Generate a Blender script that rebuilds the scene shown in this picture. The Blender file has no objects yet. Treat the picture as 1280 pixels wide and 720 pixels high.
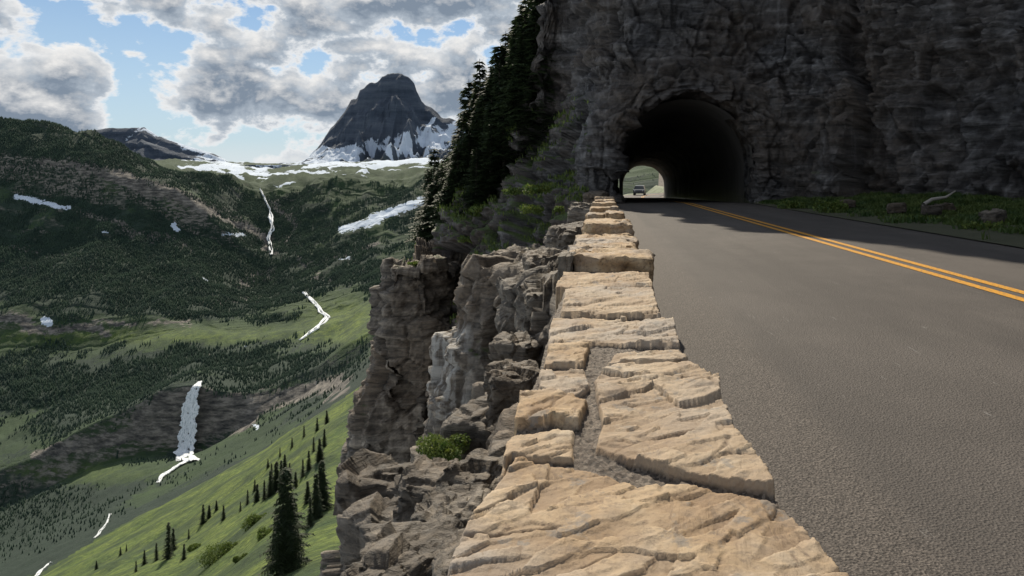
import bpy, math, random, time
import numpy as np
from mathutils import Vector
T0=time.time()
rng=np.random.default_rng(7); random.seed(7)
S=bpy.context.scene
F=853.0; CX=753.0; HY=222.0; CH=1.05
def W(px,py,d):
    return ((px-CX)/F*d, d, CH-(py-HY)/F*d)
def plan(px,py,z=0.45):
    d=(CH-z)*F/(py-HY); return ((px-CX)/F*d,d)
# ---------------- numpy noise
def _h(ix,iy,iz,s):
    with np.errstate(over='ignore'):
        h=(ix.astype(np.uint32)*np.uint32(374761393)+iy.astype(np.uint32)*np.uint32(668265263)+iz.astype(np.uint32)*np.uint32(2246822519)+np.uint32((s*3266489917)&0xffffffff))
        h=(h^(h>>np.uint32(13)))*np.uint32(1274126177)
        h=(h^(h>>np.uint32(16)))*np.uint32(2654435761)
        h=h^(h>>np.uint32(15))
    return h.astype(np.float64)/4294967296.0
def vn(P,s=0):
    f=np.floor(P); t=P-f; t=t*t*(3-2*t); i=f.astype(np.int64)
    x,y,z=i[...,0],i[...,1],i[...,2]; a,b,c=t[...,0],t[...,1],t[...,2]
    r=0
    for dx in (0,1):
        for dy in (0,1):
            for dz in (0,1):
                r=r+_h(x+dx,y+dy,z+dz,s)*(a if dx else 1-a)*(b if dy else 1-b)*(c if dz else 1-c)
    return r*2-1
def fbm(P,o=4,s=0,g=.5):
    r=0;a=1;n=0
    for k in range(o):
        r=r+a*vn(P*(2.03**k)+k*17.3,s+k); n+=a; a*=g
    return r/n
def ridged(P,o=4,s=0):
    r=0;a=1;n=0
    for k in range(o):
        r=r+a*(1-np.abs(vn(P*(2.03**k)+k*11.1,s+k))*2); n+=a; a*=.5
    return r/n
def worley(P,s=0,tilt=0.):
    f=np.floor(P).astype(np.int64); 
    F1=np.full(P.shape[:-1],9.);F2=F1.copy();ID=np.zeros_like(F1);TL=np.zeros_like(F1)
    for dx in (-1,0,1):
        for dy in (-1,0,1):
            for dz in (-1,0,1):
                x=f[...,0]+dx;y=f[...,1]+dy;z=f[...,2]+dz
                h1=_h(x,y,z,s);h2=_h(x,y,z,s+1);h3=_h(x,y,z,s+2)
                ax=P[...,0]-x-h1; ay=P[...,1]-y-h2; az=P[...,2]-z-h3
                d=ax*ax+ay*ay+az*az
                m=d<F1
                F2=np.where(m,F1,np.minimum(F2,d)); h4=_h(x,y,z,s+3); ID=np.where(m,h4,ID); F1=np.where(m,d,F1)
                if tilt: TL=np.where(m,ax*(h2-.5)+ay*(h3-.5)+az*(h1-.5)*1.3,TL)
    return np.sqrt(F1),np.sqrt(F2),ID+TL*tilt
# ---------------- mesh helpers
def mkobj(name,me,mat=None,parent=None,smooth=False):
    ob=bpy.data.objects.new(name,me); S.collection.objects.link(ob)
    if mat: me.materials.append(mat)
    if parent: ob.parent=parent
    if smooth: me.polygons.foreach_set('use_smooth',[True]*len(me.polygons))
    return ob
def fastmesh(name,V,Fc):
    me=bpy.data.meshes.new(name); V=np.asarray(V,dtype=np.float32); Fc=np.asarray(Fc,dtype=np.int32)
    k=Fc.shape[1]
    me.vertices.add(len(V)); me.vertices.foreach_set('co',V.ravel())
    me.loops.add(Fc.size); me.loops.foreach_set('vertex_index',Fc.ravel())
    me.polygons.add(len(Fc)); me.polygons.foreach_set('loop_start',np.arange(0,Fc.size,k,dtype=np.int32))
    me.polygons.foreach_set('loop_total',np.full(len(Fc),k,dtype=np.int32))
    me.update(calc_edges=True); return me
def gridfaces(R,C,closed=False):
    i=np.arange(R-1)[:,None]; j=np.arange(C if closed else C-1)[None,:]
    j2=(j+1)%C
    return np.stack([i*C+j,i*C+j2,(i+1)*C+j2,(i+1)*C+j],-1).reshape(-1,4)
def attr(me,name,vals):
    a=me.attributes.new(name,'FLOAT','POINT'); a.data.foreach_set('value',np.asarray(vals,dtype=np.float32).ravel())
def normals(P,closed=False):
    du=np.gradient(P,axis=1); 
    if closed:
        du=(np.roll(P,-1,1)-np.roll(P,1,1))/2
    dv=np.gradient(P,axis=0); n=np.cross(du,dv); l=np.linalg.norm(n,axis=-1,keepdims=True); return n/np.maximum(l,1e-9)
def cr(K,counts):
    K=np.asarray(K,float); n=len(K); out=[]
    for i in range(n-1):
        p0=K[max(i-1,0)];p1=K[i];p2=K[i+1];p3=K[min(i+2,n-1)]
        for t in np.arange(counts[i])/counts[i]:
            m1=(p2-p0)*.35;m2=(p3-p1)*.35
            out.append((2*t**3-3*t**2+1)*p1+(t**3-2*t**2+t)*m1+(-2*t**3+3*t**2)*p2+(t**3-t**2)*m2)
    out.append(K[-1]); return np.array(out)
# ---------------- materials
class NT:
    def __init__(s,name):
        s.m=bpy.data.materials.new(name); s.m.use_nodes=True; s.t=s.m.node_tree; s.b=s.t.nodes['Principled BSDF']; s.b.inputs['Roughness'].default_value=.85
        s.geo=s.n('ShaderNodeNewGeometry'); s.pos=s.geo.outputs['Position']
    def n(s,ty,**k):
        x=s.t.nodes.new(ty)
        for a,b in k.items(): setattr(x,a,b)
        return x
    def put(s,sock,v):
        if hasattr(v,'is_output'): s.t.links.new(v,sock)
        elif isinstance(v,(tuple,list)) and len(v)==3 and sock.type=='RGBA': sock.default_value=(*v,1)
        else: sock.default_value=v
    def map(s,scale,src=None,rot=(0,0,0)):
        m=s.n('ShaderNodeMapping'); s.put(m.inputs[0],src or s.pos); m.inputs['Scale'].default_value=scale; m.inputs['Rotation'].default_value=rot; return m.outputs[0]
    def noise(s,vec,sc,det=6,r=.55,dist=0):
        x=s.n('ShaderNodeTexNoise'); s.put(x.inputs['Vector'],vec); x.inputs['Scale'].default_value=sc; x.inputs['Detail'].default_value=det; x.inputs['Roughness'].default_value=r; x.inputs['Distortion'].default_value=dist; return x.outputs['Fac']
    def vor(s,vec,sc,feat='F1',out='Distance'):
        x=s.n('ShaderNodeTexVoronoi',feature=feat); s.put(x.inputs['Vector'],vec); x.inputs['Scale'].default_value=sc; return x.outputs[out]
    def ramp(s,f,stops):
        x=s.n('ShaderNodeValToRGB'); s.put(x.inputs[0],f); e=x.color_ramp.elements
        while len(e)<len(stops): e.new(.5)
        for a,(p,c) in zip(e,stops):
            a.position=p; a.color=(c,c,c,1) if not isinstance(c,(tuple,list)) else (*c,1)
        return x.outputs[0]
    def mix(s,f,a,b,bt='MIX'):
        x=s.n('ShaderNodeMix',data_type='RGBA',blend_type=bt); s.put(x.inputs[0],f); s.put(x.inputs[6],a); s.put(x.inputs[7],b); return x.outputs[2]
    def math(s,op,a,b=0.,c=0.,cl=False):
        x=s.n('ShaderNodeMath',operation=op,use_clamp=cl); s.put(x.inputs[0],a); s.put(x.inputs[1],b); s.put(x.inputs[2],c); return x.outputs[0]
    def at(s,name): 
        x=s.n('ShaderNodeAttribute',attribute_name=name); return x.outputs['Fac']
    def bump(s,h,st,dist,prev=None):
        x=s.n('ShaderNodeBump'); s.put(x.inputs['Height'],h); x.inputs['Strength'].default_value=st; x.inputs['Distance'].default_value=dist
        if prev: s.put(x.inputs['Normal'],prev)
        return x.outputs[0]
    def out(s,col,nor=None,rough=None):
        s.put(s.b.inputs['Base Color'],col)
        if nor: s.put(s.b.inputs['Normal'],nor)
        if rough is not None: s.put(s.b.inputs['Roughness'],rough)
        return s.m
def xyz(n,src=None):
    x=n.n('ShaderNodeSeparateXYZ'); n.put(x.inputs[0],src or n.pos); return x.outputs
def rockmat(name,dark,mid,light,veg=True,rust=(.14,.1,.065),rustf=.6,rr=(.55,.9),pcon=.7):
    n=NT(name); strat=n.map((.3,.3,1.9),rot=(.12,-.1,0))
    a=n.noise(strat,1.5,9,.68,.5); b=n.noise(n.pos,.25,4); c=n.noise(n.pos,9,7,.68); s2=n.noise(n.map((.4,.4,7.),rot=(.12,-.1,0)),1.4,7,.65,.3)
    col=n.ramp(a,[(.36,dark),(.5,mid),(.64,light)])
    col=n.mix(n.ramp(b,[(.38,0.),(.62,rustf)]),col,rust)
    col=n.mix(n.ramp(s2,[(.38,.6),(.46,0.)]),col,tuple(.45*q for q in dark))
    vs_=n.noise(n.map((1.3,1.3,.12)),1.2,5,.6); col=n.mix(n.ramp(vs_,[(.56,0.),(.68,.4)]),col,tuple(1.35*q for q in light)); col=n.mix(n.ramp(vs_,[(.34,.5),(.44,0.)]),col,tuple(.6*q for q in dark))
    col=n.mix(.65,col,n.ramp(c,[(.3,.3),(.68,1.2)]),'MULTIPLY')
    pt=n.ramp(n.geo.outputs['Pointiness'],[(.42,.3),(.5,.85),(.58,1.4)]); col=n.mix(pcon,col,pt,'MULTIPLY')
    pale=n.at('pale'); st=n.noise(n.map((3,3,.2)),1.5,5)
    col=n.mix(n.math('MULTIPLY',pale,n.ramp(st,[(.42,.0),(.58,.85)])),col,(.48,.46,.42))
    if veg:
        v=n.at('veg'); nz=xyz(n,n.geo.outputs['Normal'])[2]
        f=n.math('MULTIPLY',n.ramp(nz,[(.45,0.),(.75,1.)]),n.ramp(n.math('ADD',v,n.math('MULTIPLY',n.math('SUBTRACT',n.noise(n.pos,.9,5),.5),1.6)),[(.45,0.),(.6,1.)]))
        g=n.mix(n.noise(n.pos,5,5),(.03,.05,.012),(.10,.14,.035))
        col=n.mix(f,col,g)
    nb=n.bump(a,.8,.25); nb=n.bump(s2,.8,.08,nb); nb=n.bump(c,.8,.05,nb)
    return n.out(col,nb,n.ramp(c,[(.3,rr[0]),(.7,rr[1])]))
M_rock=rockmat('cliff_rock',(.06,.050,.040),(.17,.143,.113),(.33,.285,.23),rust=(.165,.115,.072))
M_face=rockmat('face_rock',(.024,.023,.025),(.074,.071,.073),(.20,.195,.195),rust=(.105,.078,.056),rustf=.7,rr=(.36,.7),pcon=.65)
def leafmat(name,c1,c2,sc=3.):
    n=NT(name); r=n.noise(n.pos,sc,3)
    col=n.mix(n.ramp(r,[(.35,0.),(.65,1.)]),c1,c2); n.out(col,None,.7)
    tr=n.n('ShaderNodeBsdfTranslucent'); n.put(tr.inputs[0],col); ms=n.n('ShaderNodeMixShader'); ms.inputs[0].default_value=.35
    o=[x for x in n.t.nodes if x.type=='OUTPUT_MATERIAL'][0]
    n.t.links.new(n.b.outputs[0],ms.inputs[1]); n.t.links.new(tr.outputs[0],ms.inputs[2]); n.t.links.new(ms.outputs[0],o.inputs[0]); return n.m
M_needle=leafmat('spruce_needles',(.018,.034,.013),(.05,.072,.026))
n=NT('forest_needles'); M_forest=n.out(n.mix(n.ramp(n.noise(n.pos,.012,4),[(.35,0.),(.65,1.)]),(.014,.034,.024),(.03,.058,.034)),None,1.)
M_grass=leafmat('grass_blades',(.035,.075,.014),(.11,.15,.035),1.5)
M_shrub=leafmat('shrub_leaves',(.06,.115,.02),(.18,.22,.045),6)
n=NT('bark'); M_bark=n.out(n.mix(n.noise(n.map((8,8,1)),4),(.05,.04,.03),(.13,.11,.09)))

# ---------------- camera, world, sun
cam=bpy.data.cameras.new('camera'); co=bpy.data.objects.new('camera',cam); S.collection.objects.link(co); S.camera=co
co.location=(0,0,CH); co.rotation_euler=(math.radians(90),0,0)
cam.sensor_width=36; cam.lens=36*F/1280; cam.shift_x=-(CX-640)/1280; cam.shift_y=-(360-HY)/1280; cam.clip_start=.05; cam.clip_end=60000
AZ,EL=math.radians(-15),math.radians(42)
sd=Vector((math.sin(AZ)*math.cos(EL),math.cos(AZ)*math.cos(EL),math.sin(EL)))
sl=bpy.data.lights.new('sun','SUN'); sl.energy=5.0; sl.angle=math.radians(.53); sl.color=(1,.895,.73)
so=bpy.data.objects.new('sun',sl); S.collection.objects.link(so); so.rotation_euler=sd.to_track_quat('Z','Y').to_euler()
w=bpy.data.worlds.new('World'); S.world=w; w.use_nodes=True; nt=w.node_tree; bg=nt.nodes['Background']
class WN(NT):
    def __init__(s): s.t=nt
wn=WN()
sky=nt.nodes.new('ShaderNodeTexSky'); sky.sky_type='NISHITA'; sky.sun_disc=False; sky.sun_elevation=EL; sky.sun_rotation=AZ; sky.altitude=1800; sky.air_density=1.; sky.dust_density=.3
tc=nt.nodes.new('ShaderNodeTexCoord'); dr=tc.outputs['Generated']
mp=wn.map((1,1,1.5),dr); mp2=wn.map((1,1,1.5),dr)
mp.node.inputs['Location'].default_value=(.31,.1,.0)
mp2.node.inputs['Location'].default_value=(.31,.1,.024)
def dens(v):
    big=wn.noise(v,4.3,2,.5,.1); det=wn.noise(v,11.,11,.58,.1)
    return wn.math('ADD',wn.math('MULTIPLY',big,.70),wn.math('MULTIPLY',det,.68))
den=dens(mp); den2=dens(mp2)
mask=wn.ramp(den,[(.635,0.),(.668,1.)])
lit=wn.ramp(den,[(.635,(9.2,9.4,9.5)),(.67,(7.9,8.1,8.3)),(.70,(4.4,5.0,5.7)),(.765,(2.2,2.75,3.5))])
tl=wn.math('MULTIPLY_ADD',wn.math('SUBTRACT',den,den2),8.,.04,True)
lit=wn.mix(wn.math('MULTIPLY',tl,.85,0.,True),lit,(9.4,9.2,8.9))
hz=xyz(wn,dr)[2]
skyc=wn.mix(1.,sky.outputs[0],(.78,.90,.95),'MULTIPLY')
skyc=wn.mix(wn.ramp(hz,[(.0,.9),(.14,.42),(.28,0.)]),skyc,(5.4,6.4,7.1))
skyc=wn.mix(mask,skyc,lit)
skyc=wn.mix(wn.ramp(hz,[(.01,.75),(.05,0.)]),skyc,(7.4,7.9,8.2))
nt.links.new(skyc,bg.inputs[0]); bg.inputs[1].default_value=.1
S.view_settings.view_transform='Standard'; S.view_settings.look='None'; S.view_settings.exposure=0

# ---------------- terrain
cols={
-500:[(40,1400),(120,1150),(300,900),(500,840),(800,760),(1200,700),(1500,640),(1560,600),(2100,500),(2600,400),(3200,270),(3800,100),(4500,190),(5500,200),(7000,190),(9000,205),(16000,218)],
-60:[(40,1400),(120,1100),(300,850),(500,790),(800,735),(1200,690),(1500,640),(1560,590),(2100,520),(2600,430),(3200,300),(3800,146),(4500,190),(5500,200),(7000,190),(9000,205),(16000,218)],
0:[(40,1400),(120,1050),(300,800),(500,760),(700,735),(1200,680),(1500,630),(1560,585),(2100,520),(2500,440),(2620,395),(3200,300),(3500,225),(3560,190),(3800,150),(4500,195),(5500,200),(7000,190),(9000,205),(16000,218)],
120:[(40,1300),(120,950),(300,740),(500,700),(700,672),(1200,640),(1500,580),(1560,520),(2100,485),(2500,435),(2600,400),(3200,310),(3450,250),(3520,210),(3850,168),(4500,205),(5500,205),(7000,195),(9000,207),(16000,218)],
240:[(40,1200),(120,830),(300,700),(500,640),(700,608),(1000,600),(1500,575),(1550,484),(2100,450),(2600,410),(3200,330),(3500,285),(3560,248),(3800,235),(4100,206),(4700,216),(5500,206),(7000,200),(9000,208),(16000,218)],
330:[(40,1150),(120,760),(300,640),(500,580),(650,560),(1000,552),(1500,526),(1560,496),(2100,445),(2600,405),(3200,370),(3800,305),(4250,237),(4700,229),(5500,213),(7000,205),(9000,212),(16000,218)],
400:[(40,1100),(120,740),(300,600),(500,535),(620,514),(1000,503),(1500,490),(1560,463),(2100,422),(2600,392),(3200,350),(3800,290),(4250,232),(4700,222),(5500,205),(7000,205),(9000,210),(16000,218)],
470:[(40,1100),(120,730),(300,580),(500,495),(620,470),(1000,440),(1500,425),(1560,412),(2100,388),(2600,362),(3200,322),(3800,268),(4250,224),(4700,217),(5500,202),(7000,205),(9000,210),(16000,218)],
540:[(40,1100),(120,700),(300,560),(500,470),(620,440),(1000,420),(1500,400),(1560,388),(2100,368),(2600,340),(3200,300),(3800,250),(4250,216),(4700,212),(5500,198),(7000,205),(9000,210),(16000,218)],
900:[(40,1100),(120,700),(300,560),(500,450),(620,420),(1000,400),(1500,390),(1560,380),(2100,360),(2600,330),(3200,290),(3800,245),(4250,216),(4700,212),(5500,198),(7000,205),(9000,210),(16000,218)],
3000:[(40,1100),(120,700),(300,560),(500,450),(620,420),(1000,400),(1500,390),(1560,380),(2100,360),(2600,330),(3200,290),(3800,245),(4250,216),(4700,212),(5500,198),(7000,205),(9000,210),(16000,218)]}
TP=np.concatenate([np.linspace(-500,-60,90),np.arange(-58,620,1.5),np.linspace(625,3000,60)])
TD=np.unique(np.concatenate([np.geomspace(40,16000,430),np.linspace(1480,1580,26),np.linspace(2450,4400,130)]))
keys=sorted(cols); tab=np.array([np.interp(np.log(TD),np.log([a for a,b in cols[k]]),[b for a,b in cols[k]]) for k in keys])
ker=np.exp(-np.linspace(-2,2,5)**2); ker/=ker.sum()
PYg=np.array([np.interp(TP,keys,tab[:,r]) for r in range(len(TD))])
kc=np.exp(-np.linspace(-2,2,41)**2); kc/=kc.sum()
PYg=np.apply_along_axis(lambda v:np.convolve(np.pad(v,20,'edge'),kc,'valid'),1,PYg)
PYg=np.apply_along_axis(lambda v:np.convolve(np.pad(v,2,'edge'),ker,'valid'),0,PYg)
DD=TD[:,None]*np.ones_like(PYg); XX=(TP[None,:]-CX)/F*DD; ZZ=CH-(PYg-HY)/F*DD
Q=np.stack([XX,DD,np.zeros_like(DD)],-1)
amp=np.clip(DD/3000,.02,1.3)*np.where(DD>5200,.5,1)
ZZ=ZZ+amp*(30*fbm(Q/420,4,3)+60*(ridged(Q/600*np.array([1.4,.7,1]),5,9)-.35)+18*fbm(Q/70,4,5))
ZZ=ZZ+np.clip(DD/300,0.1,1)*2.6*fbm(Q/22,3,21)
PYa=HY-(ZZ-CH)/DD*F; PXa=TP[None,:]*np.ones_like(PYa)
def seg(segs,warp=10):
    wx=PXa+fbm(Q/150,3,31)*warp+fbm(Q/35,2,32)*3; wy=PYa+fbm(Q/150,3,37)*warp*.6+fbm(Q/35,2,38)*2
    m=np.full(PYa.shape,-50.)
    for x1,y1,x2,y2,h in segs:
        dx,dy=x2-x1,y2-y1; L=dx*dx+dy*dy+1e-6; t=np.clip(((wx-x1)*dx+(wy-y1)*dy)/L,0,1)
        m=np.maximum(m,h-np.hypot(wx-x1-t*dx,wy-y1-t*dy))
    return m
snow=np.maximum(seg([(16,246,48,254,4),(48,254,86,259,3.),(216,283,222,289,3.5),(280,293,302,297,1.5),(56,399,62,402,5),(425,286,475,277,4),(470,275,530,254,5.5),(425,324,436,325,1.5),(318,534,322,538,2),(255,346,262,350,1),(128,292,136,293,.8),(300,430,306,431,.8)],8),0*PYa-50)
snf=seg([(235,205,300,206,6),(390,203,545,200,8),(290,214,360,218,5),(360,216,420,213,4),(330,229,400,226,1.2),(420,211,470,210,3)],8)*np.where(DD>4250,1,0)-np.where(DD>4250,0,50)-7.5+17*ridged(Q/200*np.array([.55,1.5,1]),4,77)
snow=np.maximum(snow,snf)
rock=seg([(60,200,150,225,9),(0,205,60,205,7),(150,220,260,262,13),(260,258,345,310,11),(0,400,120,415,8),(120,405,230,405,4),(40,566,180,545,12),(180,532,300,520,26),(210,520,260,520,34),(300,512,430,480,13),(345,250,370,300,7),(300,350,350,345,6),(100,270,240,310,6),(20,310,90,320,5),(390,330,470,300,5),(360,300,420,350,4),(250,380,330,372,4),(180,450,260,440,3)],22)
fo=0.32+1.05*fbm(Q/170,5,51)
def blob(cx,cy,rx,ry): return np.exp(-(((PXa-cx)/rx)**2+((PYa-cy)/ry)**2))
for b,wt in [((60,190,170,35),.9),((130,320,220,55),.9),((100,470,200,28),.5),((350,465,90,14),.6),((60,650,130,55),.7),((240,330,80,40),.5),((400,300,60,40),.25),((150,500,150,20),.6),((470,330,60,30),.2),
             ((130,415,260,14),-1.1),((430,400,60,26),-1.5),((100,590,80,13),-1.1),((300,560,50,30),-.4),((30,550,60,16),-.5),((280,440,120,8),-.2),((190,620,60,14),-.5)]:
    fo=fo+wt*blob(*b)
bd=np.interp(TP,[-100,50,150,240,330,420,520],[760,722,664,612,564,510,440])[None,:]
near=(DD<760)&(PYa>bd-6)
fo=np.where(DD<900,np.where(near,-.5,.8),fo)
fo=np.where(DD>4250,.1+.3*fbm(Q/300,3,8),fo)
V=np.stack([XX,DD,ZZ],-1)
me=fastmesh('ground',V.reshape(-1,3),gridfaces(*PYa.shape))
attr(me,'snow',snow); attr(me,'rock',rock); attr(me,'forest',fo); attr(me,'sunny_meadow',np.clip(near*1.+.95*blob(435,400,60,24)+.7*blob(200,420,300,10)+.5*blob(100,590,80,13),0,1))  # last mask: light green meadows, sunlit patches painted in with them
n=NT('valley_ground')
big_=n.noise(n.map((.006,.006,.006)),1,6); md=n.noise(n.map((.05,.05,.05)),1,7,.68); fine=n.noise(n.map((.35,.35,.35)),1,5,.7)
g=n.mix(n.ramp(big_,[(.35,0.),(.65,1.)]),(.019,.044,.022),(.044,.082,.028))  # base greens kept dark to stand in for cloud shade on left ridge
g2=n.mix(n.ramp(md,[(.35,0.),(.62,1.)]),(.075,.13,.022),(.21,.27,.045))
g=n.mix(n.at('sunny_meadow'),g,g2)
g=n.mix(n.ramp(fine,[(.4,.65),(.62,0.)]),g,(.022,.045,.014))
g=n.mix(n.ramp(n.noise(n.map((.022,.022,.022)),1,7,.7),[(.46,0.),(.58,.8)]),g,(.026,.052,.019))
f=n.math('ADD',n.at('forest'),n.math('MULTIPLY',n.math('SUBTRACT',md,.5),1.8))
col=n.mix(n.ramp(f,[(.25,0.),(.42,1.)]),g,n.mix(fine,(.010,.025,.018),(.023,.046,.027)))
rk=n.noise(n.map((.03,.03,.12)),1,8,.68)
rf=n.math('ADD',n.math('MULTIPLY',n.at('rock'),.1),n.math('MULTIPLY',n.math('SUBTRACT',md,.5),2.4))
steep=n.ramp(xyz(n,n.geo.outputs['Normal'])[2],[(.5,1.),(.68,0.)])
rf=n.math('MAXIMUM',n.ramp(rf,[(.05,0.),(.35,1.)]),n.math('MULTIPLY',steep,n.ramp(rk,[(.42,0.),(.55,.9)])))
col=n.mix(rf,col,n.ramp(rk,[(.36,(.032,.033,.033)),(.5,(.13,.12,.105)),(.62,(.27,.245,.21))]))
sf=n.math('ADD',n.math('MULTIPLY',n.at('snow'),.25),n.math('MULTIPLY',n.math('SUBTRACT',md,.5),3.))
col=n.mix(n.ramp(sf,[(.0,0.),(.12,1.)]),col,(.62,.70,.80))
nb=n.bump(rk,.6,9.,n.bump(fine,.8,2.5)); 
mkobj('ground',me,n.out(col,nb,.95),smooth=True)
def hit(px,py):
    c=int(np.argmin(np.abs(TP-px))); r=np.where(PYa[:,c]<=py)[0]
    return (int(r[0]) if len(r) else len(TD)-1),c
def hitd(px,py):
    r,c=hit(px,py); 
    if r==0: return TD[0]
    a,b=PYa[r-1,c],PYa[r,c]; t=(a-py)/(a-b) if a!=b else 0
    return float(TD[r-1]*(1-t)+TD[r]*t)
print('terrain',time.time()-T0)
# streams / waterfalls
n=NT('white_water'); wv=n.noise(n.map((.5,.5,.04)),1,7,.7); M_water=n.out(n.ramp(wv,[(.34,(.3,.35,.38)),(.48,(.72,.77,.8)),(.58,(.88,.9,.92))]),None,.5)
def stream(name,path,strands=1):
    pts0=[]; 
    L=[math.hypot(path[i+1][0]-path[i][0],path[i+1][1]-path[i][1]) for i in range(len(path)-1)]
    for i in range(len(path)-1):
        k=max(2,int(L[i]/1.3))
        for t in np.arange(k)/k: pts0.append([path[i][j]*(1-t)+path[i+1][j]*t for j in range(3)])
    pts0.append(list(path[-1])); pts0=np.array(pts0); N=len(pts0); ii=np.arange(N); v=[];fc=[]
    for st in range(strands):
        pts=pts0.copy(); off=(st-(strands-1)/2)/max(strands,1)*1.7
        pts[:,0]+=off*pts[:,2]+(1.3+.12*pts[:,2])*fbm(np.stack([ii*.22+st*9,0*ii+path[0][0],0*ii],-1),3,5)*np.minimum(1.5,pts[:,2])
        wd=pts[:,2]*(1+1.3*fbm(np.stack([ii*.35+st*5,0*ii+path[0][1],0*ii],-1),3,9))*(1 if strands==1 else .75/strands**.5); wd=np.maximum(wd,.2)
        ds=np.array([hitd(x,y) for x,y in pts[:,:2]]); 
        if N>9: ds=np.convolve(np.pad(ds,3,'edge'),np.ones(7)/7,'valid')
        o=len(v)
        for i in range(N):
            x,y=pts[i,:2]; lift=ds[i]*(.004+.0006*st); d=ds[i]-lift*1.2
            for k,s in enumerate((-1,-.4,.4,1)):
                xp=x+s*wd[i]*random.uniform(.7,1.3); zz=CH-(y-HY)/F*d
                v.append(((xp-CX)/F*d,d,zz+lift*(.35 if abs(s)<.6 else .1)))
            if i:
                a=o+(i-1)*4
                for k in range(3): fc.append((a+k,a+k+1,a+5+k,a+4+k))
    mkobj(name,fastmesh(name,v,fc),M_water)
stream('waterfall',[(250,478,3),(243,486,5),(239,500,8),(236,520,9.5),(234,545,10),(232,565,11),(231,577,15)],7)
stream('stream',[(325,237,.8),(331,250,1.3),(337,262,1.),(338,272,2.6),(341,285,1.8),(335,298,2.8),(337,308,1.5),(340,319,2.6)],3)
stream('stream',[(381,366,3.2),(393,379,2.3),(402,390,2.6),(409,397,2.8),(400,407,2.8),(388,416,2.4),(374,426,1.8)],3)
stream('stream',[(240,574,5),(225,580,3.4),(214,588,2.4),(203,594,2.8),(197,604,2)],3)
stream('stream',[(138,643,1.6),(131,658,1.6),(118,673,1.4)],2)
stream('stream',[(64,703,1.4),(50,714,1.8),(44,722,1.8)],2)
# distant forest
def cones(P,H,name,mat,sides=5):
    N=len(P); ang=np.linspace(0,2*np.pi,sides,endpoint=False)
    Vs=[];Fs=[];off=0
    for (z0,z1,r) in ((.05,.6,.22),(.35,1.,.14)):
        ring=np.stack([np.cos(ang),np.sin(ang),0*ang],-1)[None]*(H*r)[:,None,None]*rng.uniform(.7,1.3,(N,sides,1)); ring[...,2]=(H*z0)[:,None]
        ring[...,2]+=rng.uniform(-.06,.06,(N,sides))*H[:,None]
        tip=np.zeros((N,1,3)); tip[:,0,2]=H*z1
        v=np.concatenate([ring,tip],1)+P[:,None,:]
        Vs.append(v.reshape(-1,3)); base=np.arange(N)[:,None]*(sides+1)+off
        for k in range(sides): Fs.append(np.stack([base[:,0]+k,base[:,0]+(k+1)%sides,base[:,0]+sides],-1))
        off+=N*(sides+1)
    return mkobj(name,fastmesh(name,np.concatenate(Vs),np.concatenate(Fs)),mat)
NT_=620000
r=np.sqrt(rng.uniform(900**2,4300**2,NT_)); ri=np.searchsorted(TD,r).clip(1,len(TD)-1); ci=rng.integers(60,560,NT_)
ok=(fo[ri,ci]+.2*rng.normal(size=NT_)+1.1*fbm(Q[ri,ci]/60,3,91)>.5)&(rock[ri,ci]<6)&(snow[ri,ci]<-1)
ok&=(rng.random(NT_)<np.clip((r-700)/1500,.15,1))
ri,ci=ri[ok],ci[ok]; sel=slice(0,130000); ri,ci=ri[sel],ci[sel]
jx=rng.uniform(-.5,.5,len(ri)); P=V[ri,ci]+(V[ri,np.minimum(ci+1,V.shape[1]-1)]-V[ri,ci])*jx[:,None]*2
P=P+(V[np.maximum(ri-1,0),ci]-V[ri,ci])*rng.uniform(0,1,len(ri))[:,None]
H=rng.uniform(5,15,len(ri))*np.clip(P[:,1]/2000,.55,1.1); P[:,2]-=1
cones(P,H,'distant_forest',M_forest)
print('forest',len(ri),time.time()-T0)

# ---------------- far mountains
def massif(name,sil,dc,front,back,base,seed,mat,snowf,res=1.2,na=1.,jag=1.5):
    px=np.arange(sil[0][0],sil[-1][0],res); top=np.interp(px,[a for a,b in sil],[b for a,b in sil])
    top=top+jag*fbm(np.stack([px/7.,0*px+seed,0*px],-1),4,seed,.6)
    d=np.concatenate([np.linspace(dc-front,dc,150),np.linspace(dc,dc+back,30)[1:]])
    t=np.where(d<dc,(d-(dc-front))/front,1-(d-dc)/back)
    D=d[:,None]*np.ones((1,len(px))); X=(px[None]-CX)/F*dc*(D/dc)**.8
    Qm=np.stack([X,D,0*X],-1)
    sh=np.sin(np.pi*np.clip(t,0,1))[:,None]
    rg=ridged(Qm/420*np.array([1.8,.45,1]),5,seed)
    tw=np.clip(t[:,None]+(.16*fbm(Qm/260,4,seed+9)+.12*(rg-.5))*sh,0,1)
    prof=np.interp(tw,[0,.3,.5,.6,.66,.78,.82,.92,.95,1],[0,.12,.22,.30,.44,.52,.68,.76,.92,1.])
    Hh=(base-top)[None]/F*dc; zb=CH-(base-HY)/F*dc
    Z=zb+Hh*prof
    Z=Z+sh*na*((rg-.8)*Hh*.38)+na*20*fbm(Qm/90,4,seed+5,.6)*sh
    Z=np.where(t[:,None]<.04,zb-150*(1-t[:,None]/.04)+0*Z,Z)
    me=fastmesh(name,np.stack([X,D,Z],-1).reshape(-1,3),gridfaces(*X.shape))
    rel=(Z-zb)/np.maximum(Hh.max(),1)
    attr(me,'snow',snowf(px[None]+0*Z,HY-(Z-CH)/D*F,rel,Qm)); attr(me,'h',rel)
    return mkobj(name,me,mat)
n=NT('mountain_rock')
a=n.noise(n.map((.0016,.0016,.013),rot=(.03,.05,0)),1,9,.7); md=n.noise(n.map((.012,.012,.012)),1,7,.7)
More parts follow.
